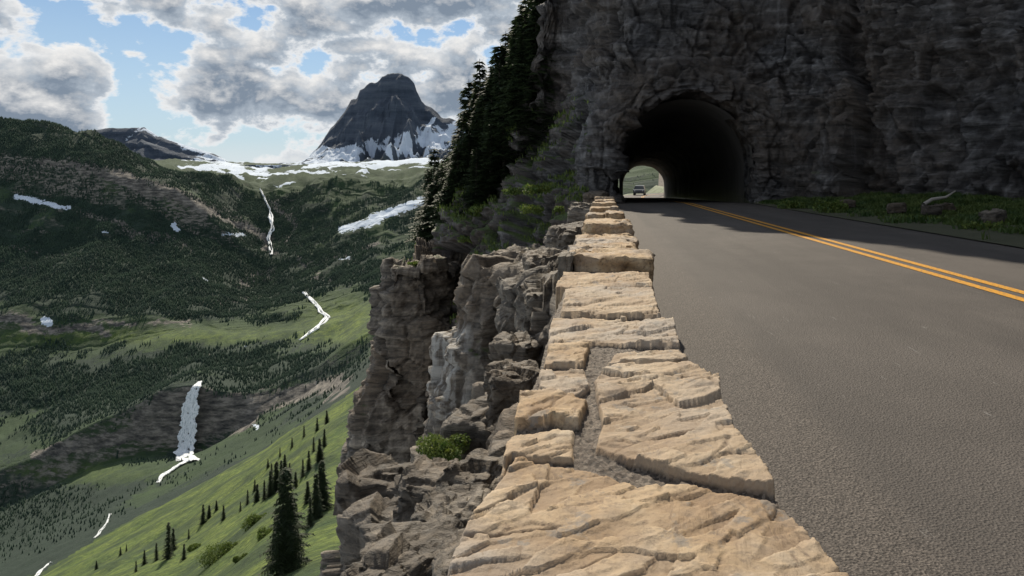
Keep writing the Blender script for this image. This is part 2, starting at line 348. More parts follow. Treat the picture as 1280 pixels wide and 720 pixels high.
col=n.ramp(a,[(.36,(.036,.052,.078)),(.5,(.062,.082,.115)),(.66,(.10,.12,.15))])  # bluish tones put distance haze into the rock colour
col=n.mix(n.math('MULTIPLY',n.ramp(n.at('h'),[(0.,1.),(.2,0.)]),n.ramp(md,[(.45,0.),(.6,.8)])),col,(.05,.07,.06))
sf=n.math('ADD',n.at('snow'),n.math('MULTIPLY',n.math('SUBTRACT',md,.5),1.8))
col=n.mix(n.ramp(sf,[(.44,0.),(.54,1.)]),col,(.64,.72,.83))
M_mtn=n.out(col,n.bump(a,.6,20,n.bump(md,.9,30.)),.95)
def sn1(px,py,rel,Qm):
    s=np.clip(1-np.abs(py-(196-np.clip((px-400)/160,0,1)*24))/26,0,1)*1.05+1.0*(ridged(Qm/230*np.array([.6,1.5,1]),4,4)-.4)
    s=s*np.where(py>np.interp(px,[380,430,480,530,560,620],[180,184,172,158,150,150])+6*fbm(Qm/120,3,5),1,0)
    k=np.exp(-(((px-536)-(py-160)*-.6)/3.5)**2)*(py>146)*(py<178)
    return np.maximum(s,k*1.0)
massif('mountain_peak',[(330,207),(370,203),(385,197),(394,187),(402,178),(412,163),(420,153),(432,137),(439,125),(446,123),(450,112),(456,110),(462,104),(472,102),(478,95),(484,92),(502,92),(512,97),(518,104),(521,114),(527,127),(536,133),(545,139),(553,148),(562,147),(575,151),(590,155),(620,166),(660,176),(760,200),(820,207)],7600,1900,1500,210,3,M_mtn,sn1,.7,1.,2.2)
def sn2(px,py,rel,Qm):
    return .35+.95*(ridged(Qm/300*np.array([.6,1.5,1]),4,14)-.25)
massif('distant_mountain',[(60,205),(90,185),(112,168),(122,162),(140,160),(160,160),(180,159),(186,163),(198,170),(215,176),(240,184),(262,190),(276,196),(292,207),(310,215)],8200,1700,1500,218,23,M_mtn,sn2,1.2,.7,1.)
massif('distant_mountain',[(225,218),(250,206),(290,203),(330,206),(352,203),(380,205),(420,204),(520,206),(560,214)],9000,1200,1500,219,43,M_mtn,sn2,1.5,.5,1.)
print('mtn',time.time()-T0)

# ---------------- rock displacement
def rdisp(P,lg=1.,bg_=1.,sm=1.):
    q=P+.35*np.stack([fbm(P*.4,3,1),fbm(P*.4,3,2),fbm(P*.4,3,3)],-1)
    zt=P[...,2]+.12*P[...,0]-.05*P[...,1]+.6*fbm(P*.15,3,6)+.10*fbm(P*.9,3,7)
    _,_,i0=worley(q*np.array([.32,.32,.13]),11,.7)
    f1,f2,i1=worley(q*np.array([.75,.75,.55]),21,1.4)
    g1,g2,i2=worley(q*np.array([1.7,1.7,2.4]),41,1.7)
    h1,h2,i3=worley(q*np.array([4.2,4.2,7.5]),81,1.7)
    led=vn(np.stack([np.floor(zt*1.1),P[...,0]*.2,P[...,1]*.2],-1),61)
    led2=vn(np.stack([np.floor(zt*4.2),P[...,0]*.4,P[...,1]*.4],-1),63)
    return (i0-.5)*1.3*bg_+(i1-.5)*.5+sm*((i2-.5)*.22+(i3-.5)*.09+led2*.11*lg)+led*.3*lg+fbm(P*3,3,71)*.04-.22*np.clip(1-(f2-f1)*11,0,1)
def sheet(name,P,mat,amp=1.,damp=None,closed=False,hole=None,flip=1,veg=None,pale=None,lg=1.,bg_=1.,sm=1.):
    N=normals(P,closed)*flip; D=rdisp(P,lg,bg_,sm)*amp
    if damp is not None: D=D*damp
    P2=P+N*D[...,None]; R,C=P.shape[:2]; fc=gridfaces(R,C,closed)
    if hole is not None:
        cc=P2.reshape(-1,3)[fc].mean(1); fc=fc[~hole(cc)]
    me=fastmesh(name,P2.reshape(-1,3),fc)
    attr(me,'veg',veg if veg is not None else np.zeros((R,C))); attr(me,'pale',pale if pale is not None else np.zeros((R,C)))
    return mkobj(name,me,mat),P2
K=[
[(-16,62,-45),(-15,60,-20),(-13.5,58,-9),(-12.5,56,-5),(-11.5,55,-3.2),(-10,56,-2),(-8,62,-1),(-2,92,-8)],
[(-15,48,-45),(-13.5,45,-20),(-12.2,43,-10),(-11.6,42,-5),(-10.9,42,-2.6),(-9.9,44,-1),(-8.5,50,-.3),(-2,92,-4)],
[(-12,42,-45),(-10.5,38,-20),(-9.6,36,-9),(-8.6,35.5,-4.5),(-7.8,36,-1.4),(-7.3,38,.4),(-6.6,44,.8),(-1,93,-1)],
[(-9,38,-45),(-7.5,34,-20),(-6.5,31,-9),(-5.4,31,-4),(-4.7,33,-.6),(-4.1,35,2.),(-3.7,38,4),(2,94,8)],
[(-6,36,-45),(-5,32,-20),(-4,28.5,-9),(-3,28,-3),(-2.4,30,1.2),(-1.9,33.5,6.5),(-1.5,38,22),(3,95,34)],
[(-3,34,-45),(-2.5,31,-20),(-2,28,-9),(-1.2,27.2,-2),(-.8,28,2),(-.4,30.5,8),(0,34.5,28),(4,96,38)],
[(.3,33,-45),(.3,31,-20),(.3,29,-9),(.4,28.2,-1.5),(.5,28.1,2.5),(.6,29,8),(.9,33,30),(5,96,40)],
[(3.5,33,-45),(3.5,31,-20),(3.5,29,-9),(3.5,28.2,-1),(3.5,28.1,4),(3.6,28.7,9),(3.8,33,31),(6,96,42)],
[(6.8,33,-45),(6.8,31,-20),(6.8,29,-9),(6.8,28.1,-.6),(6.8,28.1,4),(6.9,28.8,9),(7.1,33,31),(10,96,42)],
[(9.5,33,-45),(9.5,31,-20),(9.5,28,-9),(9.0,25.6,-.5),(9.4,26,4),(9.8,27,9),(11,30,29),(20,96,40)],
[(13,28,-45),(13,25,-20),(13,22,-9),(12.6,20,-.4),(13.1,20.2,5),(13.7,20.8,10),(15.5,22,26),(50,80,36)],
[(17,20,-45),(17,18,-20),(17,14,-9),(15.6,12,-.3),(16.2,12,5),(16.8,12,10),(18.5,13,22),(70,50,36)],
[(19,0,-45),(19,0,-20),(19,0,-9),(17.6,0,-.3),(18.2,0,5),(19,0,10),(21,0,17),(80,10,36)],
[(20,-18,-45),(20,-18,-20),(20,-18,-9),(18.6,-18,-.3),(19.2,-18,5),(20,-18,10),(22,-18,15),(80,-20,36)]]
K=np.array(K,float)
rows=cr(np.swapaxes(K,0,1),[20,40,45,50,78,84,18])
P=np.swapaxes(cr(np.swapaxes(rows,0,1),[34,60,60,56,46,40,46,46,48,84,60,28,14]),0,1)
def arch(x): 
    u=np.clip(np.abs(x-3.5)/2.8,0,1); return 1.7+2.65*np.sqrt(1-u*u)
dist=np.hypot((P[...,0]-3.5)/3.4,(P[...,2]-1.6)/3.5); dampm=np.where(np.abs(P[...,1]-28)<3,np.clip((dist-.85)*1.4,.12,1),1)
dampm=np.where((P[...,0]>0.0)&(P[...,2]<0.2),np.minimum(dampm,.5),dampm)
veg=np.where((P[...,0]<-.3),.7,.0)*np.clip((P[...,2]+7)/4,0,1)*np.clip((7-P[...,2])/4,0,1)+np.where(P[...,0]>7,.2,0)*(P[...,2]<2)
hole=lambda c:(np.abs(c[:,0]-3.5)<3.25)&(c[:,2]<arch(3.5+(c[:,0]-3.5)*.86)+.5)&(c[:,1]<31.5)&(c[:,1]>25)&(c[:,2]>-3)
N_=normals(P); flip=1 if N_[180,250,1]<0 else -1
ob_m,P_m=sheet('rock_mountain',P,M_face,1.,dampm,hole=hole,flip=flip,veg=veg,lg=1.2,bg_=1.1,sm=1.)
print('sheet',time.time()-T0)
def loft(levels,ns,dz,capr=14):
    ks=len(levels[0][1]); zs=[l[0] for l in levels]; L=np.array([l[1] for l in levels],float)
    rowsz=np.arange(zs[0],zs[-1],dz); rows=[]
    for z in rowsz:
        k=np.array([[np.interp(z,zs,L[:,i,c]) for c in (0,1)] for i in range(ks)])
        kk=np.concatenate([k,k[:1]]); s=np.concatenate([[0],np.cumsum(np.hypot(*np.diff(kk,axis=0).T))]); t=np.linspace(0,s[-1],ns,endpoint=False)
        x=np.interp(t,s,kk[:,0]); y=np.interp(t,s,kk[:,1])
        rows.append(np.stack([x,y,0*x+z],-1))
    last=rows[-1]; c=last.mean(0)
    for i in range(1,capr+1):
        f=1-i/capr*.98; r=c+(last-c)*f; r[:,2]=last[:,2]+.12*(1-f); rows.append(r)
    return np.array(rows)
def butt(name,levels,ns,dz,amp=1.,capr=14,veg=.25,mat=None,pale=None,lg=1.5,bg_=1.,sm=1.):
    G=loft(levels,ns,dz,capr); N=normals(G,True); c=G[len(G)//3].mean(0); v=G[len(G)//3]-c
    fl=1 if (N[len(G)//3]*v).sum()>0 else -1
    vv=np.full(G.shape[:2],veg); pl=None
    if pale:
        gx=CX+G[...,0]/G[...,1]*F; gy=HY-(G[...,2]-CH)/G[...,1]*F
        pl=np.exp(-((gx-pale[0])/pale[1])**2)*np.clip((gy-pale[2])/15,0,1)*np.clip((pale[3]-gy)/25,0,1)
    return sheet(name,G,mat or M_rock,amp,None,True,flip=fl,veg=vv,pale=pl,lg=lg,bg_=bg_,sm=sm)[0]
cliff=[]
cliff.append(butt('a',[(-45,[(-14,29),(-13,24),(-7,24),(-4,30),(-5,40),(-13,41)]),(-17,[(-12.0,30),(-11.2,27.8),(-8,27),(-5.5,31),(-6,39),(-11.8,39)]),(-10.5,[(-11.3,30.5),(-10.3,28.5),(-7.5,28.5),(-6.3,31),(-6,38),(-11.2,38)]),(-7.,[(-10.1,30.5),(-9.3,29),(-7.3,29),(-6.5,31),(-6,38),(-10.3,37)]),(-2.9,[(-9.6,30.5),(-9.0,29.3),(-7.7,29.3),(-7.0,31),(-6.5,37),(-9.6,37)])],320,.085,.78,lg=.9,bg_=1.,sm=.85))
cliff.append(butt('b',[(-40,[(-9,20),(-7,15),(-1,14),(3,16),(3,28),(-7,28)]),(-10,[(-6.6,21.5),(-5.6,18),(-2,17),(1,17),(1,28),(-6,27)]),(-6.5,[(-5.2,22),(-4.6,19.2),(-2,18),(1,18),(1,28),(-5,27)]),(-3.5,[(-4.7,22),(-4.1,19.8),(-2,19),(1,18),(1,28),(-4.6,27)]),(-1.7,[(-4.3,22.2),(-3.7,20.8),(-2.3,20),(.6,19),(.6,27),(-3.8,26.5)])],320,.08,.62,pale=(572,18,400,545),lg=.9,sm=.8))
cliff.append(butt('c',[(-20,[(-6,12),(-4,8),(0,7),(2,8),(2,18),(-4,18)]),(-5,[(-3.2,12.5),(-2.6,9.6),(-.5,8.5),(1,9),(1,18),(-2.8,17)]),(-2.4,[(-2.1,12.5),(-1.8,10.3),(-.5,9.2),(.6,9),(.6,18),(-2.3,17)]),(-.95,[(-1.2,12.5),(-1.05,11),(-.5,9.8),(.3,9.5),(.3,18),(-1.7,17)])],320,.05,.42,lg=1.1))
cliff.append(butt('d',[(-12,[(-3.6,6),(-3.0,3.6),(0,2.8),(1,3),(1,10),(-2.8,10)]),(-3.6,[(-1.8,6),(-1.6,4.6),(-.4,3.8),(.3,3.6),(.3,9.5),(-1.7,9.5)]),(-2.3,[(-1.3,6),(-1.25,4.8),(-.5,4.),(.2,3.8),(.2,9),(-1.25,9)]),(-1.6,[(-1.0,6),(-.95,5.2),(-.5,4.4),(.15,4.2),(.15,9),(-1.0,9)])],320,.035,.32,lg=1.1))
cliff.append(butt('e',[(-12,[(-1.2,-12),(-1.4,10),(-1.6,24),(-.6,31),(30,31),(30,-12)]),(-3,[(-.45,-12),(-.5,10),(-.9,22),(-.3,30),(30,30),(30,-12)]),(-.55,[(-.1,-12),(-.12,10),(-.3,22),(-.1,29.5),(30,29.5),(30,-12)])],420,.12,.12,3,veg=0.1))
def boulder(c,sz,seed,mat,n=20,name='boulder'):
    g=np.linspace(-1,1,n); vs=[];fs=[];o=0
    for ax in range(3):
        for sg in (-1,1):
            a,b=np.meshgrid(g,g,indexing='ij'); p=np.zeros((n,n,3)); p[...,ax]=sg; p[...,(ax+1)%3]=a; p[...,(ax+2)%3]=b*sg
            vs.append(p.reshape(-1,3)); fs.append(gridfaces(n,n)+o); o+=n*n
    v=np.concatenate(vs); l=(np.abs(v)**6).sum(1)**(1/6.); v=v/l[:,None]
    q=v*np.array(sz)+np.array([seed*7.3,seed*3.1,seed]); nn=v/np.linalg.norm(v,axis=1,keepdims=True); s=min(sz)
    f1,f2,i1=worley(q/s*.6,5,1.5); g1,g2,i2=worley(q/s*1.8*np.array([1,1,1.8]),8,1.8); d=(i1-.5)*.4*s+(i2-.5)*.14*s+fbm(q/s*2,3,3)*.08*s+fbm(q/s*8,3,4)*.02*s
    v=v*np.array(sz)+nn*d[:,None]; a=rng.uniform(-.4,.4); ca,sa=math.cos(a),math.sin(a)
    v=np.stack([v[:,0]*ca-v[:,1]*sa,v[:,0]*sa+v[:,1]*ca,v[:,2]+.15*v[:,0]*rng.uniform(-1,1)],-1)+np.array(c)
    me=fastmesh(name,v,np.concatenate(fs)); attr(me,'veg',np.zeros(len(v))); attr(me,'pale',np.zeros(len(v)))
    return mkobj(name,me,mat)
for px,py,d,s in [(515,690,4.4,(.34,.36,.2)),(585,700,3.6,(.16,.25,.12)),(565,640,5.2,(.26,.3,.2)),(604,590,6.3,(.24,.35,.25)),(540,605,6.8,(.3,.4,.3)),(640,470,8.3,(.3,.5,.3)),(655,430,10.3,(.35,.5,.35)),(680,372,11.5,(.4,.6,.4)),(480,722,4.0,(.22,.3,.16)),(690,330,15.5,(.6,.8,.5)),(716,290,19,(.6,.9,.5)),(735,262,23,(.5,.8,.4)),(745,246,26,(.4,.6,.35)),(610,530,9.,(.4,.5,.4)),(655,360,13,(.5,.6,.5)),(500,640,7.5,(.4,.5,.35)),(480,600,10.5,(.5,.6,.5))]:
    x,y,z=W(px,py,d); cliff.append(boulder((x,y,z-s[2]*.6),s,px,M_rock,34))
bpy.ops.object.select_all(action='DESELECT')
for o in cliff: o.select_set(True)
bpy.context.view_layer.objects.active=cliff[0]; bpy.ops.object.join(); cliff[0].name='cliff'
print('cliff',time.time()-T0)

# ---------------- road
def rc(y):
    y=np.asarray(y,float)
    x=np.where(y<28,3.78-.01*y,3.5+(y-28)*2.1/66); x=np.where(y>96,x+((y-96)**2)*.006,x)
    z=np.where(y<28,0,-(y-28)*1.7/66); z=np.where(y>96,-1.75-(y-96)*.005,z); return x,z
def strip(name,mat,lo,hi,y0,y1,dy,dz,nx=2,parent=None,crown=0):
    ys=np.arange(y0,y1+1e-6,dy); x,z=rc(ys); t=np.linspace(0,1,nx)
    lo_=lo(ys) if callable(lo) else lo+0*ys; hi_=hi(ys) if callable(hi) else hi+0*ys
    X=x[:,None]+lo_[:,None]*(1-t)+hi_[:,None]*t
    return mkobj(name,fastmesh(name,np.stack([X,ys[:,None]+0*X,z[:,None]+dz+0*X],-1).reshape(-1,3),gridfaces(len(ys),nx)),mat,parent)
n=NT('asphalt'); X_,Y_,Z_=xyz(n)
lg=n.noise(n.map((1.1,.08,1)),1,6,.6); sp=n.noise(n.pos,60,5,.7); pt=n.noise(n.pos,1.1,7,.68); pt2=n.noise(n.map((1,.4,1)),.5,6,.6)
col=n.mix(n.ramp(lg,[(.35,0.),(.65,1.)]),(.060,.051,.046),(.118,.102,.091))
col=n.mix(n.ramp(pt,[(.40,0.),(.64,.6)]),col,(.055,.047,.042))
col=n.mix(n.ramp(pt2,[(.5,0.),(.62,.5)]),col,(.135,.118,.105))
col=n.mix(n.ramp(sp,[(.35,.75),(.6,0.)]),col,(.032,.029,.027))
edge=n.math('ADD',X_,n.math('MULTIPLY',n.math('SUBTRACT',n.noise(n.pos,3,4),.5),.22))
sh=n.ramp(edge,[(.88,1.),(1.06,0.)])
gr=n.ramp(n.vor(n.pos,150,'F1','Color'),[(.15,(.028,.024,.021)),(.5,(.074,.062,.054)),(.9,(.16,.138,.12))])
col=n.mix(n.math('MULTIPLY',sh,.8),col,gr)
col=n.mix(n.ramp(n.noise(n.pos,170,2),[(.62,0.),(.68,.55)]),col,(.25,.23,.21))
scr=n.noise(n.map((9,1.2,1),rot=(0,0,.7)),1.3,6,.7,.4); col=n.mix(n.ramp(scr,[(.65,0.),(.71,.55)]),col,(.28,.27,.26))
nb=n.bump(n.vor(n.pos,110,'F1'),.7,.007); nb=n.bump(sp,.5,.005,nb)
M_asph=n.out(col,nb,.8)
strip('road',M_asph,-3.62,lambda y:2.55+0*y,-20,150,1.,0.,8)
n=NT('yellow_paint'); wr=n.noise(n.pos,35,5,.7); M_yel=n.out(n.mix(n.ramp(wr,[(.38,.85),(.5,0.)]),(.66,.31,.02),(.12,.1,.08)),n.bump(wr,.3,.003),.6)
mk=bpy.data.objects.new('road_marking',None); S.collection.objects.link(mk)
strip('yellow_line_a',M_yel,-.17,-.06,-10,130,.7,.005,parent=mk); strip('yellow_line_b',M_yel,.06,.17,-10,130,.7,.005,parent=mk)
# verge
ys=np.linspace(-12,28.3,160); ts=np.linspace(0,1,60)
kx=np.interp(ys,[-12,0,12,20,25.6,28.3],[18.8,17.9,15.9,12.9,9.4,7.2]); x0=rc(ys)[0]+2.5
X=x0[:,None]*(1-ts)+kx[:,None]*ts; Y=ys[:,None]+0*X; Z=.0+.02+.42*ts**1.5*np.clip((kx-x0)/5,0.1,1)[:,None]+.10*fbm(np.stack([X,Y,0*X],-1)*1.1,4,3)*np.clip(ts*6,0,1)
n=NT('verge_soil'); M_ver=n.out(n.mix(n.noise(n.pos,4,6,.7),(.03,.04,.014),(.10,.095,.06)),n.bump(n.noise(n.pos,14,5),.7,.05))
mkobj('verge',fastmesh('verge',np.stack([X,Y,Z],-1).reshape(-1,3),gridfaces(*X.shape)),M_ver,smooth=True)
def blades(name,P,h,wd,mat,lean=.5):
    N=len(P); a=rng.uniform(0,2*np.pi,N); b=rng.uniform(0,2*np.pi,N); hh=h*rng.uniform(.4,1.2,N); ww=wd*rng.uniform(.6,1.4,N)
    dx=np.stack([np.cos(a),np.sin(a),0*a],-1)*ww[:,None]/2; le=np.stack([np.cos(b),np.sin(b),0*b],-1)*(hh*lean*rng.uniform(.1,1,N))[:,None]
    mid=P+le*.35; mid[:,2]+=hh*.6; tip=P+le; tip[:,2]+=hh
    V=np.stack([P-dx,P+dx,mid+dx*.8,mid-dx*.8,tip],1).reshape(-1,3); o=np.arange(N)*5
    Fc=np.concatenate([np.stack([o,o+1,o+2],-1),np.stack([o,o+2,o+3],-1),np.stack([o+3,o+2,o+4],-1)])
    return mkobj(name,fastmesh(name,V,Fc),mat)
NB=110000; yy=rng.uniform(3,28,NB); tt=rng.uniform(0,1,NB)**1.1
xx=rc(yy)[0]+2.5; kk=np.interp(yy,[-12,0,12,20,25.6,28.3],[18.8,17.9,15.9,12.9,9.4,7.2]); xx=xx*(1-tt)+kk*tt
pp=np.stack([xx,yy,0*xx],-1); cl_=fbm(pp*.9,4,15); keep=cl_+.3*(rng.uniform(-1,1,NB))+np.clip(tt*4-.6,-.6,.3)>0.
hgt=np.clip(.55+cl_[keep]*1.6,.3,1.5)
pp=pp[keep]; tt=tt[keep]; w_=np.clip((kk[keep]-(rc(yy[keep])[0]+2.5))/5,.1,1); pp[:,2]=.02+.42*tt**1.5*w_
blades('verge_grass',pp,.21*hgt,.05,M_grass,.9)
for px,py,d in [(1165,272,17),(1180,266,18),(1120,270,18),(1060,262,21),(1240,285,14)]:
    x,y,z=W(px,py,d); boulder((x,y,.25),(.22,.16,.12),px,M_rock,10,'boulder')
n=NT('dead_wood'); M_dead=n.out(n.mix(n.noise(n.map((3,20,20)),2),(.25,.22,.19),(.45,.42,.38)))
def tube(pts,rad,mat,name,parent=None,sides=7):
    v=[];fc=[]
    for i,(p,r) in enumerate(zip(pts,rad)):
        p=Vector(p); d=(Vector(pts[min(i+1,len(pts)-1)])-Vector(pts[max(i-1,0)])).normalized(); u=d.orthogonal().normalized(); w2=d.cross(u)
        for k in range(sides):
            a=2*math.pi*k/sides; v.append(p+u*math.cos(a)*r+w2*math.sin(a)*r)
        if i:
            for k in range(sides): fc.append(((i-1)*sides+k,(i-1)*sides+(k+1)%sides,i*sides+(k+1)%sides,i*sides+k))
    return mkobj(name,fastmesh(name,[tuple(q) for q in v],fc),mat,parent)
tube([(8.0,17.0,.38),(8.3,17.2,.5),(8.7,17.3,.55),(9.1,17.6,.7)],[.05,.045,.035,.015],M_dead,'fallen_branch')

# ---------------- tunnel
n=NT('tunnel_concrete'); M_tun=n.out(n.mix(n.noise(n.map((.4,1.,.4)),2,6),(.07,.066,.062),(.18,.165,.15)),n.bump(n.noise(n.pos,6,6),.6,.06),.8)
tun=bpy.data.objects.new('tunnel',None); S.collection.objects.link(tun)
def prof(hw,sp,rise,n=26,m=6):
    a=np.linspace(math.pi,0,n); p=[(-hw,-.5)]+[(-hw,z) for z in np.linspace(0,sp,m)[:-1]]+[(math.cos(t)*hw,sp+math.sin(t)*rise) for t in a]+[(hw,z) for z in np.linspace(sp,0,m)[1:]]+[(hw,-.5)]
    return np.array(p)
pr=prof(2.8,1.7,2.65); ys=np.concatenate([np.arange(28.6,94,.5)]); cx,cz=rc(ys)
X=cx[:,None]+pr[None,:,0]; Z=cz[:,None]+pr[None,:,1]; Y=ys[:,None]+0*X
Q2=np.stack([X,Y,Z],-1); dn=fbm(Q2*.7,4,3)*.12*np.clip((Y-30)/6,0,1)+np.where((np.floor(Y/3)%2)>0,.05,0)*(Y>32)
nx=pr[:,0]/3; nz=np.clip((pr[:,1]-1.7)/2.5,0,1)
X=X+nx[None]*dn; Z=Z+nz[None]*dn
mkobj('tunnel_lining',fastmesh('tl',np.stack([X,Y,Z],-1).reshape(-1,3),gridfaces(*X.shape)),M_tun,tun,smooth=True)
base_=prof(2.78,1.7,2.63,110,44); nrm=np.stack([np.where(base_[:,1]<=1.7,np.sign(base_[:,0]),base_[:,0]/2.78),np.clip((base_[:,1]-1.7)/2.63,0,1)],-1); nrm/=np.linalg.norm(nrm,axis=1,keepdims=True)
rad=[(.02,30.5),(.0,29.6),(0.,28.9),(.02,28.3),(.06,27.95),(.18,27.72),(.4,27.62),(.75,27.62),(1.1,27.75),(1.5,28.05),(1.9,28.6)]
rk_=cr(np.array(rad),[8,6,6,5,5,6,8,8,8,8])
G=np.zeros((len(rk_),len(base_),3)); G[...,0]=3.5+base_[None,:,0]+nrm[None,:,0]*rk_[:,0:1]; G[...,2]=base_[None,:,1]+nrm[None,:,1]*rk_[:,0:1]; G[...,1]=rk_[:,1:2]
NG=normals(G); f_=1 if NG[40,80,1]<0 else -1
dsp=rdisp(G,1.,.25); dsp=dsp*np.interp(rk_[:,1],[27,28.2,29,30.5],[.75,.6,.25,.05])[:,None]
G2=G+NG*f_*dsp[...,None]
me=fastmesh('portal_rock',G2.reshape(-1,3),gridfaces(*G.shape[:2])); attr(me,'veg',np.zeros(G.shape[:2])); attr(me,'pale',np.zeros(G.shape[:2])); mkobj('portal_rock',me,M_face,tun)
xs=np.linspace(-14,70,120); ysb=np.linspace(90,260,150); Xb,Yb=np.meshgrid(xs,ysb); cxb,czb=rc(np.minimum(Yb,150)); e=Xb-cxb
Zb=czb-.06+np.where(e>3.6,(e-3.6)*.75,0)+np.where(e<-5,(e+5)*.8,0)+fbm(np.stack([Xb,Yb,0*Xb],-1)*.2,4,5)*np.clip((np.abs(e)-3.6)/4,0,1)*1.6
Zb=Zb+np.clip((Yb-135)*.25,0,14)*np.where(e>-3,1,0)
vb=np.where(np.abs(e)>4,1.,.0)
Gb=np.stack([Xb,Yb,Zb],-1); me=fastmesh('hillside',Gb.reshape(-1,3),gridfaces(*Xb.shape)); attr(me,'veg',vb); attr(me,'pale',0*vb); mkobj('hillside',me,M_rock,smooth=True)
def solid(name,prof_,w,mat,parent,wt=None):
    wt=wt or w; k=len(prof_); v=[];
    for s in (-1,1):
        for (y,z) in prof_: v.append((s*(w if z<.99 else wt)/2,y,z))
    me=bpy.data.meshes.new(name); fs=[tuple(range(k)),tuple(range(2*k-1,k-1,-1))]+[(i,(i+1)%k,k+(i+1)%k,k+i) for i in range(k)]
    me.from_pydata(v,[],fs); o=mkobj(name,me,mat,parent); b=o.modifiers.new('b','BEVEL'); b.width=.05; b.segments=2; return o
def simp(name,c,r,metal=0.):
    n=NT(name); n.b.inputs['Metallic'].default_value=metal; return n.out(n.mix(n.noise(n.pos,2,3),tuple(.9*q for q in c),c),None,r)
car=bpy.data.objects.new('car',None); S.collection.objects.link(car)
Mc=simp('car_paint',(.1,.11,.13),.3,.2); Mg=simp('car_glass',(.02,.025,.03),.1); Mt=simp('tyre',(.02,.02,.02),.9)
solid('body',[(-2.2,.3),(-2.25,.75),(-2.1,.92),(-1.3,.98),(1.9,.98),(2.2,.85),(2.25,.35)],1.8,Mc,car)
solid('cabin',[(-1.35,.97),(-.7,1.48),(1.2,1.5),(1.85,.97)],1.68,Mg,car,1.4)
solid('roof',[(-.72,1.49),(-.6,1.55),(1.1,1.57),(1.22,1.51)],1.38,Mc,car)
for i,(x,y) in enumerate([(-.82,-1.4),(.82,-1.4),(-.82,1.4),(.82,1.4)]):
    bpy.ops.mesh.primitive_cylinder_add(radius=.33,depth=.22,location=(x,y,.33),rotation=(0,math.pi/2,0)); o=bpy.context.object; o.name='wheel_%d'%i; o.data.materials.append(Mt); o.parent=car
Mh=simp('headlamp_lens',(.8,.8,.78),.2)
for i,x in enumerate((-.65,.65)):
    bpy.ops.mesh.primitive_uv_sphere_add(segments=12,ring_count=8,radius=.13,location=(x,-2.2,.72)); o=bpy.context.object; o.scale=(1.2,.4,.7); o.name='headlamp_%d'%i; o.data.materials.append(Mh); o.parent=car
yc=112.; car.location=(float(rc(yc)[0])-1.6,yc,float(rc(yc)[1])+.01); car.rotation_euler=(0,0,-.12)

# ---------------- stone wall
def facet(v,s):
    q=v+.03*np.stack([fbm(v*5,3,1),fbm(v*5,3,2),fbm(v*5,3,3)],-1)
    _,_,a=worley(q*np.array([5,4,9]),s,1.6); _,_,b=worley(q*np.array([13,9,22]),s+7,1.8); return a-.5,b-.5
def block(corners,name,mat,parent,j=.02,n=7):
    c=np.array(corners,float); vs=[];fs=[];o=0; g=np.linspace(0,1,n)
    A,B=np.meshgrid(g,g,indexing='ij')
    for q in ((0,1,2,3),(4,5,6,7),(0,1,5,4),(1,2,6,5),(2,3,7,6),(3,0,4,7)):
        a,b,cc,d=[c[k] for k in q]
        p=a*((1-A)*(1-B))[...,None]+b*(A*(1-B))[...,None]+cc*(A*B)[...,None]+d*((1-A)*B)[...,None]
        vs.append(p.reshape(-1,3)); fs.append(gridfaces(n,n)+o); o+=n*n
    v=np.concatenate(vs); m=c.mean(0); r=(v-m); e=np.abs(r)/np.abs(c-m).max(0); k=1-.04*np.clip((np.sort(e,axis=1)[:,1]-.88)*8,0,1)
    v=m+r*k[:,None]; off=np.stack([fbm(v*3.1,4,1),fbm(v*3.1,4,2),fbm(v*3.1,4,3)],-1)*j*1.6
    fa,fb=facet(v,31); nn=r/np.abs(c-m).max(0); nn=nn*(np.abs(nn)>=np.abs(nn).max(1,keepdims=True)-1e-3)
    off+=nn*((fa*1.1+fb*.5)*j)[:,None]
    return mkobj(name,fastmesh(name,v+off,np.concatenate(fs)),mat,parent)
wall=bpy.data.objects.new('stone_wall',None); S.collection.objects.link(wall)
st=[
([(520,800),(545,735),(585,650),(622,602),(642,574),(715,578),(765,592),(795,604),(860,600),(925,612),(985,628),(1012,655),(1062,715),(1110,800)],.0,0),
([(752,525),(742,472),(768,458),(862,456),(900,478),(922,540),(962,588),(972,614),(900,600),(838,590),(782,574),(745,556)],.008,1),
([(626,594),(630,545),(640,537),(718,536),(716,570),(642,568)],-.006,2),
([(641,532),(647,492),(690,486),(735,502),(724,531)],.014,3),
([(671,484),(675,461),(733,459),(738,482),(718,492)],.0,4),
([(678,458),(683,434),(738,432),(733,456)],.003,5),
([(758,456),(768,442),(800,436),(850,438),(862,450),(850,454)],.006,6),
([(683,430),(690,398),(842,401),(852,432),(760,428)],.0,7),
([(700,394),(706,362),(816,359),(827,396)],.01,8),
([(693,360),(703,341),(812,342),(818,357)],.0,9)]
polys=[(np.array([plan(x,y) for x,y in p]),h,i) for p,h,i in st]
ys=[.62]
while ys[-1]<4.62: ys.append(ys[-1]*1.0032)
ys=np.array(ys); xs=np.arange(-.33,.47,.0034); GX,GY=np.meshgrid(xs,ys)
wob=np.stack([GX,GY,0*GX],-1)
wx=GX+.010*fbm(wob*9,4,3)+.003*fbm(wob*45,3,5); wy=GY+.016*fbm(wob*8,4,7)+.004*fbm(wob*45,3,8)
best=np.full(GX.shape,-9.); hid=np.zeros(GX.shape); sid=np.zeros(GX.shape)
